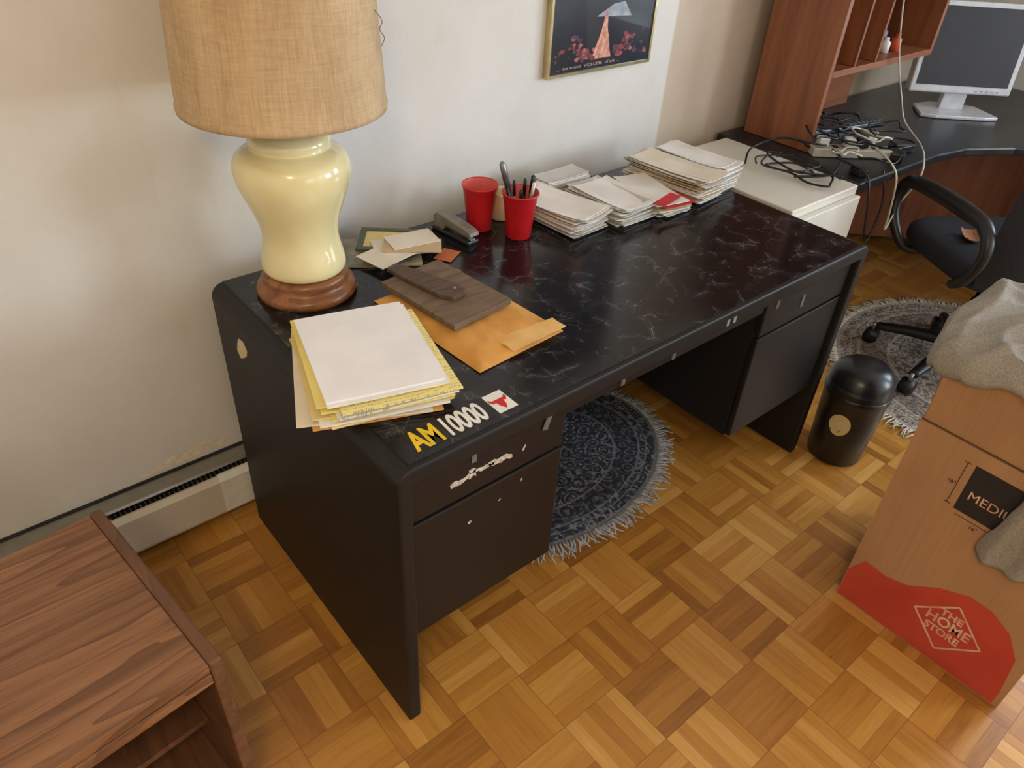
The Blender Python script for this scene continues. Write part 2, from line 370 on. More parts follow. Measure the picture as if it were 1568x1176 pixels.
pen("pencil",.735,-.180,.02,.15,.13,.0035,tan,dk); pen("screwdriver",.753,-.199,.12,.02,.148,.0055,mat("amber_handle",C(120,70,30),rough=.25),dk)
pen("ballpoint_pen",.725,-.208,-.1,-.08,.130,.004,wht,dk)
b=B("cream_mug"); b.lathe([(.0005,.003),(.026,0),(.030,.004),(.031,.07),(.0325,.075),(.0305,.075),(.029,.07),(.027,.008),(.0005,.006)],mat("cream_glaze",C(226,208,170),rough=.3),T(.765,-.085,H+.0015),seg=40,cap=False); b.done()
# ================================================================ STAPLER
b=B("stapler"); M=T(.598,-.105,H+.0015,rad(-84))
sg=mat("grey_stapler",C(138,130,120),C(112,106,98),rough=.5,scale=40); sd=mat("stapler_dark",C(50,47,44),rough=.4)
b.box((-.07,-.019,0),(.068,.019,.010),sd,M,bev=.003)
b.prism([(-.066,.010),(-.066,.038),(-.055,.048),(-.02,.047),(.05,.038),(.068,.032),(.072,.024),(.066,.020),(-.02,.024),(-.03,.010)],'y',-.016,.016,sg,M)
b.prism([(-.02,.017),(-.02,.023),(.06,.019),(.06,.013)],'y',-.009,.009,gy,M)
b.box((.052,-.008,.010),(.066,.008,.013),gy,M)
b.done(bevel=.003)
# ================================================================ PAPERS
def paperm(name,c,c2=None,rough=.8): return mat(name,c,c2,rough=rough,scale=12,bump=.15,bscale=60,bd=.001)
pw=paperm("white_envelope_paper",C(238,235,232),C(226,221,216)); pc=paperm("cream_paper",C(234,225,210),C(220,209,192)); pg=paperm("grey_paper",C(208,204,200),C(190,186,182)); pk=paperm("brown_kraft",C(206,180,144)); py=paperm("yellow_paper",C(238,222,138),C(230,210,118)); pr_=paperm("red_flyer",C(200,50,50)); po=paperm("orange_manila",C(222,164,88),C(206,146,70)); pman=paperm("manila_folder",C(232,212,150),C(224,200,136))
def written(name,c,ang,ink=C(70,80,130)):
    n=NT(name); v=n.map(rot=(0,0,-ang)); sep=n.new("ShaderNodeSeparateXYZ"); n.l(v,sep.inputs[0])
    ln=n.math('FRACT',n.math('MULTIPLY',sep.outputs[1],115.0))
    row=n.math('LESS_THAN',n.math('ABSOLUTE',n.math('SUBTRACT',ln,.5)),.24)
    scr=n.math('GREATER_THAN',n.noise(n.map(rot=(0,0,-ang),scale=(420,700,1)),1,2),.53)
    brk=n.math('GREATER_THAN',n.noise(n.map(rot=(0,0,-ang),scale=(40,115,1)),1,1),.42)
    f=n.math('MULTIPLY',n.math('MULTIPLY',row,scr),n.math('MULTIPLY',brk,.6))
    n.base(n.mix(f,c,ink)); n.P(Roughness=.8); return n.m
def sheet(b,cx,cy,z,w,d,th,ang,m,curl=0,seed=0,wav=.0015):
    M=T(cx,cy,z,ang)
    def fn(u,v):
        x=(u-.5)*w;y=(v-.5)*d
        zz=wav*noise.noise(Vector((x*9+seed,y*9,seed*1.3)))
        zz+=curl*(abs(u-.5)*2)**4+curl*.8*(abs(v-.5)*2)**4
        return (x,y,zz+th)
    b.grid(6,8,fn,m,thick=th,M=M,smooth=False)
def pile(name,cx,cy,w,d,h,n,ang,mats,z0=H+.002,jit=.006,ja=4,curl=0,wav=.0015,tops=()):
    b=B(name); th=h/n
    for i in range(n):
        m=tops[i-n+len(tops)] if i>=n-len(tops) else random.choice(mats)
        ww=w*random.uniform(.88,1.04);dd=d*random.uniform(.9,1.03)
        j=1.0 if i<n-1 else 1.5
        sheet(b,cx+random.uniform(-jit,jit)*j,cy+random.uniform(-jit,jit)*j,z0+i*th,ww,dd,th*.82,ang+rad(random.uniform(-ja,ja)),m,curl=curl*i/n,seed=3,wav=wav)
    return b.done()
W_=[pw,pw,pw,pg,pc]
pile("envelope_stack",.893,-.175,.128,.235,.047,24,rad(8),W_,tops=(pc,pw,pw),curl=.005,jit=.009,ja=6)
pile("envelope_stack",1.052,-.207,.135,.215,.044,20,rad(4),W_,tops=(pg,pw),curl=.005,jit=.009,ja=6)
pile("mail_pile",1.190,-.235,.115,.215,.034,14,rad(-6),[pw,pc,pg,pk],tops=(pw,pr_,pc,pw),curl=.003,jit=.006,ja=8)
pile("envelope_stack",1.333,-.20,.120,.27,.068,28,rad(6),W_+[pk,pc],tops=(pc,pc),curl=.005,jit=.009,ja=5)
pile("envelope_stack",1.455,-.185,.098,.25,.068,28,rad(5),W_,tops=(pw,pw),curl=.005,jit=.007,ja=5)
pile("mail_pile",1.02,-.040,.17,.070,.050,18,rad(0),W_,tops=(pg,),curl=.003,jit=.004,ja=2)
b=B("red_flyer"); sheet(b,1.165,-.318,H+.0415,.10,.035,.0008,rad(12),pr_,wav=.001,curl=.001); b.done()
# notepad pile at left
pa=rad(-16)
b=B("notepad_stack"); z=H+.0025
lay=[(.108,-.480,.230,.31,po,pa+rad(-5)),(.095,-.478,.235,.300,pc,pa+rad(-9)),(.112,-.488,.225,.30,pman,pa+rad(3)),(.108,-.492,.23,.30,pw,pa-rad(2)),(.10,-.475,.215,.30,pman,pa+rad(-4)),(.118,-.498,.22,.29,py,pa),(.12,-.503,.22,.285,written("written_white",C(232,228,214),pa),pa+rad(2)),(.112,-.49,.22,.285,py,pa-rad(3)),(.128,-.508,.218,.285,written("written_yellow",C(240,226,150),pa),pa+rad(1)),(.108,-.478,.222,.29,py,pa-rad(2)),(.115,-.49,.219,.285,pw,pa)]
for i,(x,y,w,d,m,a) in enumerate(lay):
    th=.0046 if i<10 else .003; sheet(b,x,y,z,w,d,th*.8,a,m,seed=2,wav=.0014); z+=th
sheet(b,.113,-.484,z,.213,.279,.0045,pa,paperm("white_pad",C(242,242,248),C(236,236,243)),seed=2,wav=.0014)
b.done()
# bubble envelope
b=B("manila_envelope"); M=T(.386,-.435,H+.0025,rad(4))
def en(u,v):
    x=(u-.5)*.235;y=(v-.5)*.345
    e=min(u,1-u,v,1-v)*2; zz=.016*min(1,(e*3))**.5 
    zz+=.0045*noise.noise(Vector((x*18,y*14,0)))+.0028*noise.noise(Vector((x*45,y*30,2)))
    return (x,y,max(.0015,zz))
b.grid(34,44,en,po,M=M); b.box((-.117,-.172,0),(.117,.172,.001),po,M)
def fl(u,v):
    x=-.03+u*.150; y=-.176+v*.06*(1-.35*u); return (x,y,.015+.004*noise.noise(Vector((x*30,y*30,4))))
b.grid(12,6,fl,paperm("manila_flap",C(232,190,124),C(220,172,102)),thick=.0012,M=M)
b.done()
b=B("wood_plaque"); M=T(.376,-.372,H+.0265,rad(6))
plq=mat("brown_plaque",C(124,104,86),C(102,84,69),rough=.65,scale=14,stretch=(1,4,1),spec=.3)
b.box((-.082,-.118,0),(.082,.118,.013),plq,M,bev=.0015)
b.done()
b=B("wood_bracket"); M=T(.356,-.325,H+.041,rad(-74))
b.prism([(-.10,-.014),(-.10,.016),(-.04,.025),(.06,.030),(.088,.026),(.098,.008),(.092,-.022),(.06,-.030),(-.03,-.024)],'z',0,.009,mat("dark_bracket",C(98,80,66),C(78,63,52),rough=.6,scale=20,stretch=(1,6,1),spec=.3),M)
b.lathe([(.004,.009),(.004,.0105),(.0005,.0105)],gy,M@T(.07,.012,0),seg=12,cap=False)
b.done(bevel=.0015)
# photos / cards
b=B("photo_and_card_pile"); z=H+.0025
gf=mat("green_frame",C(80,88,68),rough=.4); dph=mat("dark_photo",C(96,96,80),C(150,140,112),rough=.3,scale=30)
sheet(b,.392,-.083,z,.19,.15,.003,rad(-30),dph,seed=5,wav=0)
M=T(.445,-.055,z+.004,rad(-38))
for lo,hi in (((-.085,-.06,0),(.085,-.045,.006)),((-.085,.045,0),(.085,.06,.006)),((-.085,-.045,0),(-.07,.045,.006)),((.07,-.045,0),(.085,.045,.006))): b.box(lo,hi,gf,M)
b.box((-.07,-.045,0),(.07,.045,.003),pman,M)
sheet(b,.445,-.105,z+.011,.15,.095,.002,rad(-20),pc,seed=1)
sheet(b,.385,-.125,z+.014,.12,.09,.002,rad(12),pc,seed=4)
sheet(b,.455,-.125,z+.017,.14,.07,.002,rad(-35),pk,seed=4)
sheet(b,.470,-.100,z+.020,.12,.075,.002,rad(-10),pc,seed=4)
b.done()
b=B("orange_card"); sheet(b,.515,-.185,H+.003,.06,.045,.001,rad(30),paperm("orange_card_paper",C(190,104,60)),wav=0); b.done()
# sticker
b=B("bumper_sticker"); zs=H+.0013
b.box((.060,-.732,zs),(.236,-.677,zs+.0003),mat("sticker_black",C(16,16,18),rough=.3))
yel=mat("sticker_yellow",C(238,200,30),rough=.4); sw=mat("sticker_white",C(240,238,234),rough=.4)
b.text("AM",.070,T(.062,-.729,zs+.0006),yel,sx=.58,off=.0022)
b.text("10000",.070,T(.126,-.729,zs+.0006),sw,sx=.52,shear=.1,off=.0022)
b.box((.2365,-.732,zs),(.279,-.676,zs+.0005),sw)
rr=mat("sticker_red",C(206,30,36),rough=.5)
for q in ([(.2575,-.727),(.264,-.716),(.266,-.704),(.249,-.704),(.251,-.716)],[(.249,-.7045),(.266,-.7045),(.266,-.697),(.249,-.697)],[(.266,-.704),(.272,-.706),(.277,-.698),(.276,-.690),(.271,-.697),(.266,-.697)],[(.249,-.704),(.249,-.697),(.244,-.697),(.239,-.690),(.238,-.698),(.243,-.706)]):
    b.prism(q,'z',zs+.0006,zs+.0010,rr)
b.done()
# ================================================================ PICTURE
b=B("framed_picture")
gold=mat("gold_frame",C(214,200,156),C(190,174,126),rough=.25,metal=.85)
X0,X1,Z0,Z1=1.048,1.475,1.020,1.60; y1=YW-.001; y0=YW-.022
for lo,hi in (((X0,y0,Z0),(X1,y1,Z0+.008)),((X0,y0,Z1-.008),(X1,y1,Z1)),((X0,y0,Z0+.008),(X0+.008,y1,Z1-.008)),((X1-.008,y0,Z0+.008),(X1,y1,Z1-.008))): b.box(lo,hi,gold)
yp=y0+.004
nn=NT("poster_dark"); nn.base(nn.ramp(nn.noise(nn.map(),4,3),[(.35,C(26,30,40)),(.7,C(54,58,68))])); nn.P(Roughness=.25,Coat_Weight=.5)
b.box((X0+.008,yp,Z0+.008),(X1-.008,y1,Z1-.008),nn.m)
sil=mat("poster_silver",C(178,184,194),C(130,138,150),rough=.4,scale=25)
b.prism([(1.225,1.168),(1.37,1.160),(1.335,1.200),(1.29,1.196)],'y',yp-.0006,yp,sil)
fl_=mat("poster_skin",C(222,168,140),C(180,104,86),scale=70)
b.prism([(1.222,1.055),(1.228,1.08),(1.238,1.10),(1.250,1.13),(1.258,1.165),(1.268,1.185),(1.275,1.13),(1.283,1.11),(1.290,1.08),(1.300,1.055)],'y',yp-.0008,yp,fl_)
rd=[mat("poster_red",C(150,38,44),C(96,24,30),scale=70),mat("poster_pink",C(176,92,92),C(120,50,54),scale=70),mat("poster_maroon",C(90,28,38),C(50,18,26),scale=70)]
for i in range(110):
    side=random.choice((-1,1)); cx=1.26+side*abs(random.gauss(.09,.045)); cx=min(max(cx,X0+.03),X1-.03)
    cz=1.055+random.random()*.030+(.045*random.random() if abs(cx-1.13)<.04 or abs(cx-1.39)<.04 else 0)
    rr_=random.uniform(.004,.010); k=random.randint(5,8)
    if 1.225<cx<1.295 and cz>1.066: continue
    b.prism([(cx+rr_*math.cos(2*PI*q/k)*random.uniform(.6,1.5),cz+rr_*math.sin(2*PI*q/k)*random.uniform(.5,1)) for q in range(k)],'y',yp-.0004-.000004*i,yp,random.choice(rd))
Mt=Matrix.Translation((1.085,yp-.0012,1.038))@Matrix.Rotation(rad(90),4,'X')
b.text("... the sound  VOLUME  of art ...",.012,Mt,mat("poster_text",C(190,160,150)),sx=1.6)
b.done()
# ================================================================ FILE CABINET
cabm=mat("cream_metal",C(222,218,206),C(212,208,196),rough=.38,scale=4)
b=B("file_cabinet")
b.box((1.525,-.50,.03),(1.895,.02,.728),cabm,bev=.004)
b.box((1.53,-.522,.05),(1.89,-.501,.365),cabm,bev=.004); b.box((1.53,-.522,.385),(1.89,-.501,.70),cabm,bev=.004)
b.box((1.535,-.49,0),(1.885,.01,.03),sd)
for z in (.25,.55):
    b.box((1.66,-.536,z),(1.76,-.522,z+.012),gy,bev=.003); b.box((1.67,-.526,z+.022),(1.75,-.522,z+.045),gy)
b.done()
# ================================================================ COMPUTER DESK + HUTCH
ch=wood("cherry_wood",C(138,84,54),C(156,98,64),C(114,66,42),axis='z',rough=.42,plain=True,fine_=.12)
chx=wood("cherry_wood_x",C(138,84,54),C(156,98,64),C(114,66,42),axis='x',rough=.42,plain=True,fine_=.12)
btop=mat("black_desktop",C(34,36,40),C(26,28,32),rough=.3,scale=60)
cdk=empty("corner_computer_desk")
b=B("desktop")
ZT=.72
outl=[(1.93,.085),(1.93,-.49),(2.45,-.50),(2.62,-.53),(2.80,-.63),(2.95,-.80),(3.04,-1.0),(3.08,-1.7),(3.72,-1.7),(3.72,.085)]
b.prism(outl,'z',ZT-.03,ZT,btop); b.done(bevel=.006,parent=cdk)
b=B("wood_carcass")
b.box((1.935,-.46,0),(1.955,.07,ZT-.031),ch)
b.box((1.956,.03,.25),(3.3,.05,ZT-.031),chx)
b.prism([(3.05,.03),(3.66,-.62),(3.68,-.60),(3.07,.05)],'z',.05,ZT-.031,ch)
b.box((3.66,-1.66,.2),(3.68,-.62,ZT-.031),ch); b.box((3.12,-1.68,0),(3.68,-1.66,ZT-.031),ch)
b.box((2.55,-.10,.34),(3.1,.03,.36),chx)
b.done(parent=cdk)
b=B("hutch")
hy0,hy1,hx0,hx1=-.225,.045,2.035,2.765
b.box((hx0,hy0,ZT+.001),(hx0+.022,hy1,1.60),ch,bev=.002); b.box((hx1-.022,hy0+.001,.965),(hx1,hy1,1.60),ch,bev=.002)
b.box((hx0+.0225,hy0,.965),(hx1-.0225,hy1,.987),chx,bev=.002)
b.box((hx0+.0225,hy1-.008,.988),(hx1-.0225,hy1,1.58),chx); b.box((hx0+.0225,hy1-.008,ZT+.001),(hx1-.0225,hy1,.964),chx)
b.box((hx0+.0225,hy0,1.58),(hx1-.0225,hy1,1.60),chx)
for x in (2.19,2.33): b.box((x,hy0+.004,.988),(x+.012,hy1-.009,1.579),ch)
b.box((2.343,hy0+.02,1.21),(hx1-.0235,hy1-.009,1.225),chx)
b.done(parent=cdk)
b=B("small_bottles")
for i,(x,y,h_,m) in enumerate([(2.44,-.12,.07,mat("orange_plastic",C(214,96,40),rough=.3)),(2.48,-.09,.06,wht),(2.53,-.12,.05,dk),(2.40,-.14,.045,wht),(2.58,-.10,.075,mat("blue_plastic",C(60,90,150),rough=.3)),(2.50,-.16,.05,wht),(2.56,-.17,.06,mat("orange_plastic2",C(206,90,50),rough=.3))]):
    b.lathe([(.002,0),(.017,0),(.018,h_*.7),(.009,h_*.8),(.009,h_),(.002,h_)],m,T(x,y,.9885),seg=20,cap=False)
b.done()
# ================================================================ MONITOR
mon=empty("computer_monitor",(0,0,0)); MM=T(3.02,-.275,ZT+.001,rad(-41))
sv=mat("silver_plastic",C(206,208,212),rough=.35,metal=.2); scr=mat("lcd_screen",C(44,48,58),C(36,42,50),rough=.18,scale=2)
b=B("stand")
b.prism([(-.16,-.085),(-.10,-.10),(.10,-.10),(.16,-.085),(.13,.06),(.05,.10),(-.05,.10),(-.13,.06)],'z',0,.014,sv,MM)
b.prism([(-.05,0.012),(.05,.012),(.045,.16),(-.045,.16)],'y',.0,.03,sv,MM); b.done(bevel=.004,parent=mon)
b=B("panel"); MT=MM@T(0,-.02,.080,0,rad(-6))
b.box((-.208,0,0),(.208,.045,.335),sv,MT,bev=.006); b.box((-.187,-.0015,.030),(.187,.001,.317),scr,MT)
b.box((-.15,.045,.04),(.15,.075,.30),sv,MT,bev=.01)
for i in range(5): b.box((.06+i*.022,-.002,.010),(.070+i*.022,.001,.015),gy,MT)
b.done(parent=mon)
b=B("computer_keyboard"); M=T(2.42,-.10,ZT+.001,rad(-12))
b.box((-.20,-.075,0),(.20,.075,.016),dk,M,bev=.004)
kk=mat("key_caps",C(62,62,66),rough=.4)
for r_ in range(5):
    for c_ in range(17):
        b.box((-.187+c_*.022,-.062+r_*.025,.016),(-.169+c_*.022,-.041+r_*.025,.021),kk,M)
b.done()
b=B("power_strip"); M=T(2.14,-.325,ZT+.001,rad(-38))
b.box((-.14,-.027,0),(.14,.027,.030),mat("beige_plastic",C(200,194,182),rough=.4),M,bev=.004)
for i in range(5):
    b.box((-.115+i*.047,-.010,.030),(-.097+i*.047,.010,.032),dk,M)
for i in (0,2,3): b.box((-.125+i*.047,-.02,.0325),(-.09+i*.047,.02,.062),wht if i!=3 else dk,M,bev=.004)
b.done()
cb_=mat("black_cable",C(22,22,24),rough=.4); cw_=mat("white_cable",C(222,214,198),rough=.4)
b=B("cable_tangle")
zc=.728+.006
def loop(cx,cy,rx,ry,z,m,r_,n=9,ph=0,wob=.02,dz=.02):
    p=[]
    for i in range(n+2):
        a=ph+2*PI*i/n; p.append((cx+rx*math.cos(a)+random.uniform(-wob,wob),cy+ry*math.sin(a)+random.uniform(-wob,wob),z+random.random()*dz))
    b.tube(p,r_,m,seg=6)
loop(1.80,-.36,.065,.11,zc,cb_,.0035,dz=.012); loop(1.83,-.33,.06,.12,zc+.012,cb_,.0035,ph=1,dz=.012); loop(1.78,-.30,.09,.08,zc+.022,cb_,.003,ph=2,dz=.01)
b.tube([(1.74,-.36,.742),(1.84,-.42,.745),(1.93,-.40,.75),(2.02,-.36,.745),(2.06,-.30,.75)],.004,cb_,seg=6)
b.tube([(1.70,-.20,.742),(1.80,-.15,.76),(1.92,-.18,.78),(2.00,-.26,.77),(2.05,-.28,.76)],.0035,cb_,seg=6)
seq=[cb_,cb_,cw_,cb_,cb_,cb_,cw_,cb_,cb_,cb_,cb_]
for k in range(11):
    x=2.02+random.random()*.26;y=-.42+random.random()*.24
    loop(x,y,.045+random.random()*.05,.035+random.random()*.04,.730+.009*k,seq[k],.0032,ph=k,dz=.02)
b.tube([(2.20,-.38,.755),(2.17,-.45,.74),(2.15,-.505,.70),(2.16,-.52,.58),(2.20,-.51,.50),(2.27,-.50,.58)],.0035,cw_,seg=6)
b.tube([(2.0,-.35,.75),(1.98,-.47,.74),(1.97,-.51,.68),(1.99,-.53,.55),(2.06,-.52,.5),(2.10,-.51,.62),(2.09,-.48,.73)],.0035,cb_,seg=6)
b.done()
b=B("hanging_cord")
b.tube([(2.345,-.235,1.30),(2.36,-.238,1.185),(2.44,-.25,1.0),(2.53,-.27,.85),(2.56,-.30,.765),(2.46,-.42,.735),(2.32,-.505,.735),(2.28,-.53,.68),(2.27,-.50,.58)],.0032,cw_,seg=6); b.done()
b=B("adapter_bricks")
for (x,y,a,m,s_) in ((2.26,-.44,20,dk,1),(2.36,-.40,-30,dk,1.1),(2.0,-.44,60,dk,.8),(2.33,-.30,10,wht,.7),(2.10,-.20,30,dk,1)):
    b.box((-.035*s_,-.022*s_,0),(.035*s_,.022*s_,.028*s_),m,T(x,y,ZT+.001,rad(a)),bev=.004)
b.done()
# ================================================================ OFFICE CHAIR
chair=empty("office_chair"); MC=T(2.385,-.845,.0085,rad(-32))
cp=mat("chair_plastic",C(28,28,30),rough=.4); cf=mat("chair_fabric",C(36,38,46),C(24,26,32),rough=.85,scale=180,bump=.3,bscale=500)
b=B("star_base")
for k in range(5):
    a=rad(90+36+k*72+10); M=MC@T(0,0,0,a)
    b.tube([(.0,0,.115),(.15,0,.10),(.28,0,.075)],[.034,.026,.018],cp,M=M,seg=10,flat=.8)
    b.tube([(.29,-.022,.030),(.29,.022,.030)],.0285,cp,M=M,sub=1,seg=18); b.tube([(.29,0,.05),(.29,0,.085)],.008,gy,M=M,sub=1)
b.lathe([(.002,.075),(.045,.08),(.045,.13),(.03,.15),(.026,.30),(.018,.30),(.018,.43),(.002,.43)],cp,MC,seg=28,cap=False)
b.done(parent=chair)
def cushion(b,w,d,h,m,M,bulge=.02,e=4.0,n=28):
    vs=[];fs=[];rings=14
    def se(a,p): 
        c,s_=math.cos(a),math.sin(a); return (abs(c)**(2/p)*(1 if c>=0 else -1),abs(s_)**(2/p)*(1 if s_>=0 else -1))
    for i in range(rings+1):
        ph=-PI/2+PI*i/rings; cz,sz=math.cos(ph),math.sin(ph)
        rr_=abs(cz)**(.35) if cz>1e-6 else 0; zz=h/2*(abs(sz)**.7)*(1 if sz>=0 else -1)
        for k in range(n):
            x,y=se(2*PI*k/n,e); vs.append((x*w/2*rr_,y*d/2*rr_,zz))
    for i in range(rings):
        for k in range(n): fs.append((i*n+k,i*n+(k+1)%n,(i+1)*n+(k+1)%n,(i+1)*n+k))
    b.faces(vs,fs,m,True,M)
b=B("seat"); cushion(b,.50,.50,.10,cf,MC@T(0,.02,.475)); b.box((-.12,-.16,.415),(.12,.12,.432),cp,MC); b.done(parent=chair)
b=B("backrest")
def back(sgn,m,off):
    def fn(u,v):
        x=(u-.5)*.56*(1-.16*v*v-.12*(1-v)**3); z=.47+v*.59
        y=-.265-.05*v+.10*((u-.5)*2)**2*.6+off*(1-((u-.5)*2)**6)*(1-((v-.5)*2)**6)
        return (x,y,z)
    b.grid(20,20,fn,m,M=MC)
back(1,cf,.035); back(-1,cf,-.03)
b.tube([(0,-.08,.43),(0,-.24,.43),(0,-.30,.50),(0,-.295,.66)],[.022,.022,.022,.018],cp,M=MC,seg=10)
b.done(parent=chair)
b=B("armrests")
for s_ in (-1,1):
    b.tube([(s_*.19,.14,.43),(s_*.26,.16,.44),(s_*.29,.22,.52),(s_*.285,.245,.60),(s_*.28,.215,.655),(s_*.28,.10,.675),(s_*.28,-.08,.68),(s_*.282,-.19,.67),(s_*.285,-.235,.60),(s_*.28,-.20,.50),(s_*.25,-.12,.44),(s_*.19,-.09,.43)],[.014,.016,.018,.020,.023,.026,.027,.022,.018,.016,.016,.014],cp,M=MC,seg=12,flat=1.0)
b.done(parent=chair)
b=B("snack_wrapper"); sheet(b,2.30,-.755,.537,.08,.05,.002,rad(40),paperm("wrapper_tan",C(186,130,90)),wav=.006,curl=.01); b.done()
# ================================================================ RUGS
def rugmat(name,c1,c2,c3,cx,cy,sx,sy):
    n=NT(name); v=n.map()
    sep=n.new("ShaderNodeSeparateXYZ"); n.l(v,sep.inputs[0])
    dx=n.math('DIVIDE',n.math('SUBTRACT',sep.outputs[0],cx),sx); dy=n.math('DIVIDE',n.math('SUBTRACT',sep.outputs[1],cy),sy)
    r_=n.math('SQRT',n.math('ADD',n.math('MULTIPLY',dx,dx),n.math('MULTIPLY',dy,dy)))
    th=n.math('ARCTAN2',dy,dx)
    nz=n.noise(v,34,5,.65,3.5)
    vo=n.new("ShaderNodeTexVoronoi"); n.l(v,vo.inputs[0]); vo.inputs["Scale"].default_value=24
    ros=n.math('SINE',n.math('MULTIPLY',vo.outputs[0],20.0))
    sc_=n.math('SINE',n.math('MULTIPLY',th,34.0)); sr=n.math('SINE',n.math('MULTIPLY',r_,44.0))
    pat=n.math('ADD',nz,n.math('MULTIPLY',ros,.10)); pat=n.math('ADD',pat,n.math('MULTIPLY',n.math('MULTIPLY',sc_,sr),.06))
    c=n.ramp(pat,[(.36,c2),(.46,c1),(.54,c1),(.62,c3)])
    def rg(p,w): return n.math('LESS_THAN',n.math('ABSOLUTE',n.math('SUBTRACT',r_,p)),w)
    c=n.mix(n.math('MULTIPLY',rg(.74,.085),.40),c,c2)
    m_=n.math('MAXIMUM',n.math('MAXIMUM',rg(.84,.009),rg(.64,.009)),n.math('MAXIMUM',rg(.90,.006),n.math('GREATER_THAN',r_,.97)))
    c=n.mix(n.math('MULTIPLY',m_,.6),c,c3)
    n.base(c); n.P(Roughness=.95); n.bump(n.noise(v,400,2),.6,.002); return n.m
def rug(name,cx,cy,a,b_,m,fm,h=.008,fr=.05,nf=300):
    b=B(name); n=96; zt=h
    out=[(cx+a*math.cos(2*PI*k/n),cy+b_*math.sin(2*PI*k/n)) for k in range(n)]
    b.prism(out,'z',.001,zt,m)
    for k in range(nf):
        t_=2*PI*(k+random.uniform(-.4,.4))/nf; d=random.uniform(.55,1.25)*fr; dt=random.uniform(-.06,.06)
        p0=(cx+a*math.cos(t_)*.995,cy+b_*math.sin(t_)*.995,.006); p1=(cx+(a+d*.5)*math.cos(t_+dt*.2),cy+(b_+d*.5)*math.sin(t_+dt*.2),.008); p2=(cx+(a+d)*math.cos(t_+dt),cy+(b_+d)*math.sin(t_+dt),.003)
        if p2[1]>.02: continue
        b.tube([p0,p1,p2],[.0032,.0030,.0014],fm,seg=5,sub=2)
    return b.done()
frm=mat("fringe_cotton",C(192,194,198),C(146,152,162),rough=.95,scale=60)
rug("round_rug",.775,-.285,.455,.325,rugmat("blue_oriental_rug",C(66,72,86),C(32,35,48),C(138,142,150),.775,-.285,.455,.325),frm,nf=420)
rug("round_rug",2.46,-.97,.55,.55,rugmat("faded_oriental_rug",C(140,128,116),C(88,76,70),C(186,176,160),2.46,-.97,.55,.55),mat("fringe_cream",C(216,208,192),rough=.95),nf=440)
# ================================================================ TRASH BIN
b=B("trash_bin"); M=T(1.597,-.838,.0015)
bp=mat("bin_plastic",C(26,28,32),C(22,24,28),rough=.3,scale=8)
b.lathe([(.002,0),(.078,0),(.083,.006),(.092,.16),(.096,.24),(.099,.247),(.099,.259),(.096,.263),(.002,.263)],bp,M,seg=64,cap=False)
b.lathe([(.097,.263),(.0975,.274),(.0945,.297),(.085,.322),(.065,.340),(.04,.350),(.002,.354)],bp,M,seg=64,cap=False)
def lid(u,v):
    a=rad(-165)+(u-.5)*rad(95); ph=rad(12)+v*rad(46); r_=.100
    return (r_*math.cos(ph)*math.cos(a),r_*math.cos(ph)*math.sin(a),.260+.098*math.sin(ph))
b.grid(14,10,lid,mat("bin_lid_plastic",C(40,42,48),rough=.22),thick=.002,M=M)
lbm=mat("bin_label",C(216,196,146),C(70,64,54),rough=.5,scale=40,lo=.36,hi=.40)
k=24
def lp(u,v):
    z=.165+v; r_=.083+(z-.006)/.154*.009+.0014 if z<.16 else .092+(z-.16)/.08*.004+.0014; an=rad(-168)+u/ .095; return (r_*math.cos(an),r_*math.sin(an),z)
vs=[lp(0,0)]+[lp(.033*math.cos(2*PI*i/k),.040*math.sin(2*PI*i/k)) for i in range(k)]
b.faces(vs,[(0,1+i,1+(i+1)%k) for i in range(k)],lbm,False,M)
b.done(recalc=True)
# ================================================================ MOVING BOX
cbm=NT("cardboard"); v=cbm.map(); 
cbm.base(cbm.mix(.25,cbm.ramp(cbm.noise(v,5,3),[(.3,C(166,124,86)),(.7,C(182,140,100))]),cbm.ramp(cbm.noise(cbm.map(scale=(1,60,1)),3,2),[(.3,C(158,118,82)),(.7,C(188,148,108))])))
cbm.P(Roughness=.8); cbm=cbm.m
mb=empty("moving_box")
bx0,bx1,by0,by1,bh=1.085,1.50,-1.571,-1.156,.600
b=B("carton"); w=.004
b.box((bx0,by0,.001),(bx0+w,by1,bh),cbm); b.box((bx1-w,by0,.001),(bx1,by1,bh),cbm)
b.box((bx0+w,by0,.001),(bx1-w,by0+w,bh),cbm); b.box((bx0+w,by1-w,.001),(bx1-w,by1,bh),cbm); b.box((bx0+w,by0+w,.001),(bx1-w,by1-w,.006),cbm)
def flap(p,q,out,h_):
    ins=(-out[0]/max(abs(out[0]),abs(out[1]))*w if out[0] else 0, -out[1]/max(abs(out[0]),abs(out[1]))*w if out[1] else 0)
    k0=(ins[0]*.6,ins[1]*.6)
    A=[(p[0]+k0[0],p[1]+k0[1],bh+.002),(q[0]+k0[0],q[1]+k0[1],bh+.002),(q[0]+out[0],q[1]+out[1],bh+h_),(p[0]+out[0],p[1]+out[1],bh+h_)]
    Bv=[(x+ins[0],y+ins[1],z) for x,y,z in A]
    b.faces(A+Bv,[(0,1,2,3),(7,6,5,4),(3,2,6,7),(0,3,7,4),(1,5,6,2),(0,4,5,1)],cbm)
flap((bx0,by0+.003),(bx0,by1-.005),(-.022,0),.185)
flap((bx0+.006,by1),(bx1-.006,by1),(0,.004),.165); flap((bx0+.006,by0),(bx1-.006,by0),(0,-.02),.165); flap((bx1,by0+.003),(bx1,by1-.003),(.02,0),.165)
b.box((bx0-.0004,by0,bh-.0022),(bx0+w,by1,bh+.0012),mat("box_crease",C(110,78,50),rough=.9))
b.box((bx0+.01,-1.40,.0065),(bx1-.01,by1-.01,.45),mat("packed_cloth",C(120,112,104),rough=.95,bump=.3),bev=.04,seg=4)
b.done(parent=mb)
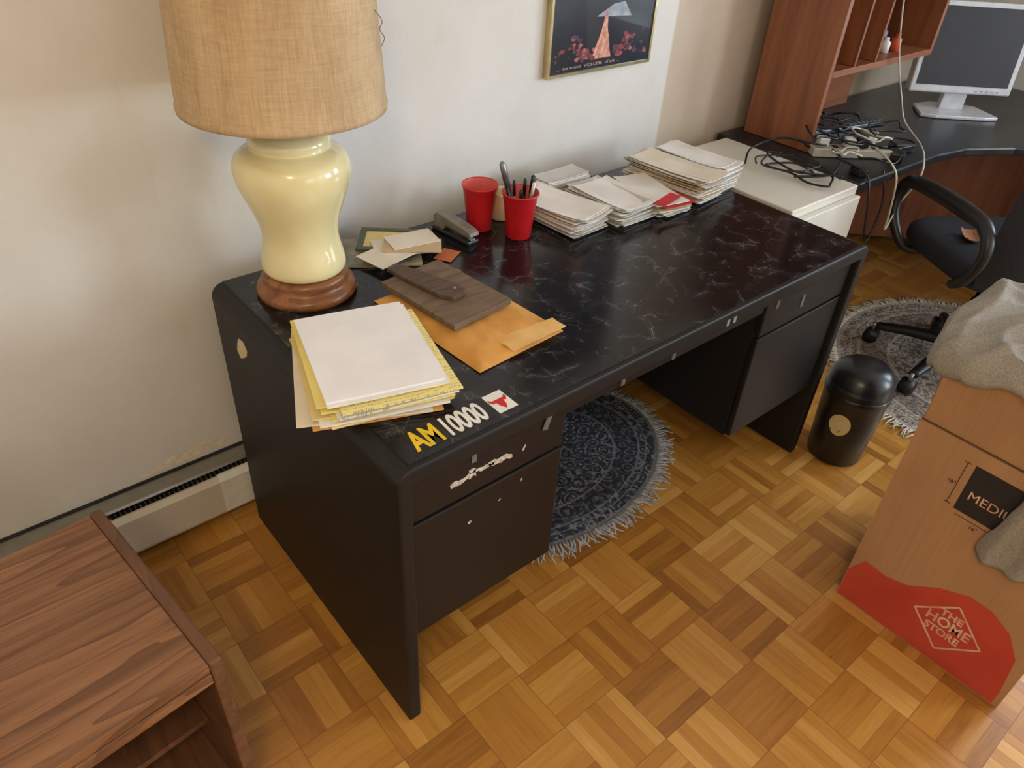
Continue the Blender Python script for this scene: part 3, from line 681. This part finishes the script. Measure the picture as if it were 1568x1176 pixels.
b=B("box_print"); ro=mat("red_orange_ink",C(196,72,50),C(186,62,44),rough=.75,scale=8); xi=bx0-.0006
b.prism([(-1.158,.004),(-1.158,.10),(-1.185,.155),(-1.24,.150),(-1.29,.165),(-1.35,.215),(-1.41,.245),(-1.46,.243),(-1.51,.215),(-1.545,.16),(-1.558,.05),(-1.558,.004)],'x',xi,bx0,ro)
iw=mat("white_ink",C(226,196,170),C(214,150,120),rough=.8,scale=30); ib=mat("black_ink",C(34,34,38),rough=.6)
Mx=lambda y,z,rot=0: Matrix.Translation((xi-.0006,y,z))@Matrix.Rotation(rad(-90),4,'Z')@Matrix.Rotation(rad(90),4,'X')@Matrix.Rotation(rad(rot),4,'Z')
lc=(-1.405,.122); s=.078
dm=[(lc[0],lc[1]+s),(lc[0]-s,lc[1]),(lc[0],lc[1]-s),(lc[0]+s,lc[1])]
for i in range(4):
    p=Vector(dm[i]);q=Vector(dm[(i+1)%4]);d=(q-p).normalized();nn_=Vector((-d.y,d.x))*.0022
    b.prism([tuple(p+nn_),tuple(q+nn_),tuple(q-nn_),tuple(p-nn_)],'x',xi-.0005,xi,iw)
b.text("THE",.028,Mx(lc[0]+.028,lc[1]+.030),iw,off=.0008); b.text("HOME",.040,Mx(lc[0]+.052,lc[1]-.003),iw,sx=.9,off=.001); b.text("STORE",.030,Mx(lc[0]+.045,lc[1]-.032),iw,sx=.9,off=.0008)
b.prism([(-1.292,.436),(-1.292,.560),(-1.455,.560),(-1.455,.436)],'x',xi,bx0,ib)
b.text("MEDIUM",.032,Mx(-1.305,.475),iw,sx=1.0)
for (y_,z_,h_) in ((-1.275,.44,.118),):
    b.prism([(y_,z_),(y_-.0015,z_),(y_-.0015,z_+h_),(y_,z_+h_)],'x',xi,bx0,ib)
    for zz in (z_,z_+h_-.0015): b.prism([(y_+.006,zz),(y_-.008,zz),(y_-.008,zz+.0015),(y_+.006,zz+.0015)],'x',xi,bx0,ib)
b.prism([(-1.30,.425),(-1.40,.425),(-1.40,.4235),(-1.30,.4235)],'x',xi,bx0,ib); b.text("16\"",.014,Mx(-1.335,.408),ib); b.text("18\"",.014,Mx(-1.255,.49),ib)
b.done(parent=mb)
# sweater
swm=NT("heather_grey_knit"); v=swm.map()
swm.base(swm.ramp(swm.noise(v,260,3,.7),[(.35,C(134,128,120)),(.65,C(164,158,148))])); swm.P(Roughness=.95); swm.bump(swm.noise(v,500,2),.25,.0006); swm=swm.m
b=B("grey_sweater")
cx,cy=1.295,-1.330
vs=[];fs=[];NR=48;NA=132
def fold(x,y):
    wx=x+.03*noise.noise(Vector((x*6,y*6,3))); wy=y+.03*noise.noise(Vector((x*6,y*6,8)))
    a1=math.sin((wx*.8+wy*.6)*48+3*noise.noise(Vector((x*5,y*5,1)))); a2=math.sin((wx*.3-wy*.95)*34+4*noise.noise(Vector((x*4,y*4,5))))
    m_=noise.noise(Vector((x*5,y*5,12)))
    return .018*(1-abs(a1))**1.3*(.6+m_)+.022*(1-abs(a2))**1.3*(.7-m_)+.018*noise.noise(Vector((x*7,y*7,2)))
for i in range(NR+1):
    r_=i/NR
    for k in range(NA):
        a=2*PI*k/NA
        q=min(r_,.80)/.80
        corner=max(0,math.cos(a-rad(138)))**6
        e=.246*(1+.05*noise.noise(Vector((math.cos(a)*2,math.sin(a)*2,5)))+.06*corner); ey=.232*(1+.06*noise.noise(Vector((math.cos(a)*2,math.sin(a)*2,9)))+.06*corner)
        x=cx+q**.9*e*abs(math.cos(a))**.7*(1 if math.cos(a)>0 else -1); y=cy+q**.9*ey*abs(math.sin(a))**.7*(1 if math.sin(a)>0 else -1)
        z=.822+fold(x,y)*1.1-.022*q**5-.020*corner*q**2
        if r_>.80:
            tt=(r_-.80)/.20; z-=(.034+.035*corner)*math.sin(tt*PI/2); bul=.012*math.sin(tt*PI)-.002*tt
            x+=bul*math.cos(a)+.006*math.sin(a*13)*tt; y+=bul*math.sin(a)+.006*math.cos(a*11)*tt
        vs.append((x,y,z))
for i in range(NR):
    for k in range(NA): fs.append((i*NA+k,i*NA+(k+1)%NA,(i+1)*NA+(k+1)%NA,(i+1)*NA+k))
b.faces(vs,fs,swm,True)
def slv(u,v):
    a=2*PI*u; 
    path=[(1.18,-1.49,.825),(1.070,-1.49,.815),(1.036,-1.49,.76),(1.045,-1.485,.62),(1.055,-1.468,.50),(1.060,-1.445,.385)]
    t_=v*(len(path)-1); i=min(int(t_),len(path)-2); ff=t_-i; p=Vector(path[i]).lerp(Vector(path[i+1]),ff)
    wd=.088-.010*v+.006*noise.noise(Vector((v*9,0,2))); tk=.015+.003*noise.noise(Vector((v*7,a,3)))
    nx=.008*math.sin(math.cos(a)*8+v*6+2*noise.noise(Vector((v*5,1,1))))+.004*noise.noise(Vector((math.cos(a)*2,math.sin(a)*2+v*10,v*14)))
    if i==0: return (p.x,p.y+wd*math.cos(a),p.z+tk*math.sin(a)+nx)
    return (p.x+tk*math.sin(a)*-1+nx,p.y+wd*math.cos(a),p.z+.006*math.sin(a*2+v*9))
b.grid(48,60,slv,swm)
o=b.done(); md=o.modifiers.new("s",'SOLIDIFY'); md.thickness=.004
# ================================================================ SIDE CABINET (left)
ok=wood("oak_laminate",C(140,96,64),C(154,108,74),C(92,58,36),rot=rad(-6.6),axis='x',rough=.42,ring=.80,fine_=.40)
oks=wood("oak_dark_edge",C(108,72,48),C(124,84,58),C(78,50,32),rot=rad(-6.6),axis='y',rough=.45)
MS=T(-.323,-.711,0,rad(6.6))
b=B("wood_side_cabinet")
b.box((-.56,-.01,.475),(-.018,.435,.497),ok,MS,bev=.002)
b.box((-.0178,-.012,0),(.004,.437,.500),oks,MS,bev=.004)
b.box((-.582,-.012,0),(-.5605,.437,.500),oks,MS,bev=.003)
b.box((-.56,.415,.02),(-.0185,.43,.474),oks,MS); b.box((-.56,0,.02),(-.0185,.414,.04),oks,MS); b.box((-.56,.10,.19),(-.0185,.414,.205),oks,MS)
b.box((-.56,-.012,.450),(-.0185,.006,.4745),ok,MS,bev=.002)
b.done()
# ================================================================ LIGHTS
def area(name,loc,rot,sx,sy,p,c):
    l=bpy.data.lights.new(name,'AREA'); l.shape='RECTANGLE'; l.size=sx; l.size_y=sy; l.energy=p; l.color=c
    o=bpy.data.objects.new(name,l); o.location=loc; o.rotation_euler=rot; col.objects.link(o); return o
for (a,c_),p in zip(wins,(58,150)):
    area("window_daylight",(XR+.09,(a+c_)/2,(wz0+wz1)/2),(0,rad(90),0),wz1-wz0,c_-a,p,(.78,.89,1))
area("window_daylight",((fx0+fx1)/2,YF-.09,(wz0+wz1)/2),(rad(90),0,0),fx1-fx0,wz1-wz0,10,(.8,.9,1))
b=B("ceiling_lamp"); em=NT("lamp_glass"); em.P(Roughness=.4); em.base(C(250,240,220)); em.b.inputs["Emission Color"].default_value=C(255,214,150); em.b.inputs["Emission Strength"].default_value=2.0
b.lathe([(.16,ZC-.002),(.17,ZC-.03),(.15,ZC-.075),(.09,ZC-.105),(.002,ZC-.115)],em.m,T(-.9,-1.9,0),seg=40,cap=False); b.done()
pl=bpy.data.lights.new("ceiling_bulb",'POINT'); pl.energy=38; pl.color=(1,.78,.46); pl.shadow_soft_size=.16
po_=bpy.data.objects.new("ceiling_bulb",pl); po_.location=(-.9,-1.9,ZC-.30); col.objects.link(po_)
w=bpy.data.worlds.new("world"); sc.world=w; w.use_nodes=True; w.node_tree.nodes["Background"].inputs[0].default_value=(.7,.82,1,1); w.node_tree.nodes["Background"].inputs[1].default_value=1.0
sc.view_settings.view_transform='Standard'; sc.view_settings.look='None'
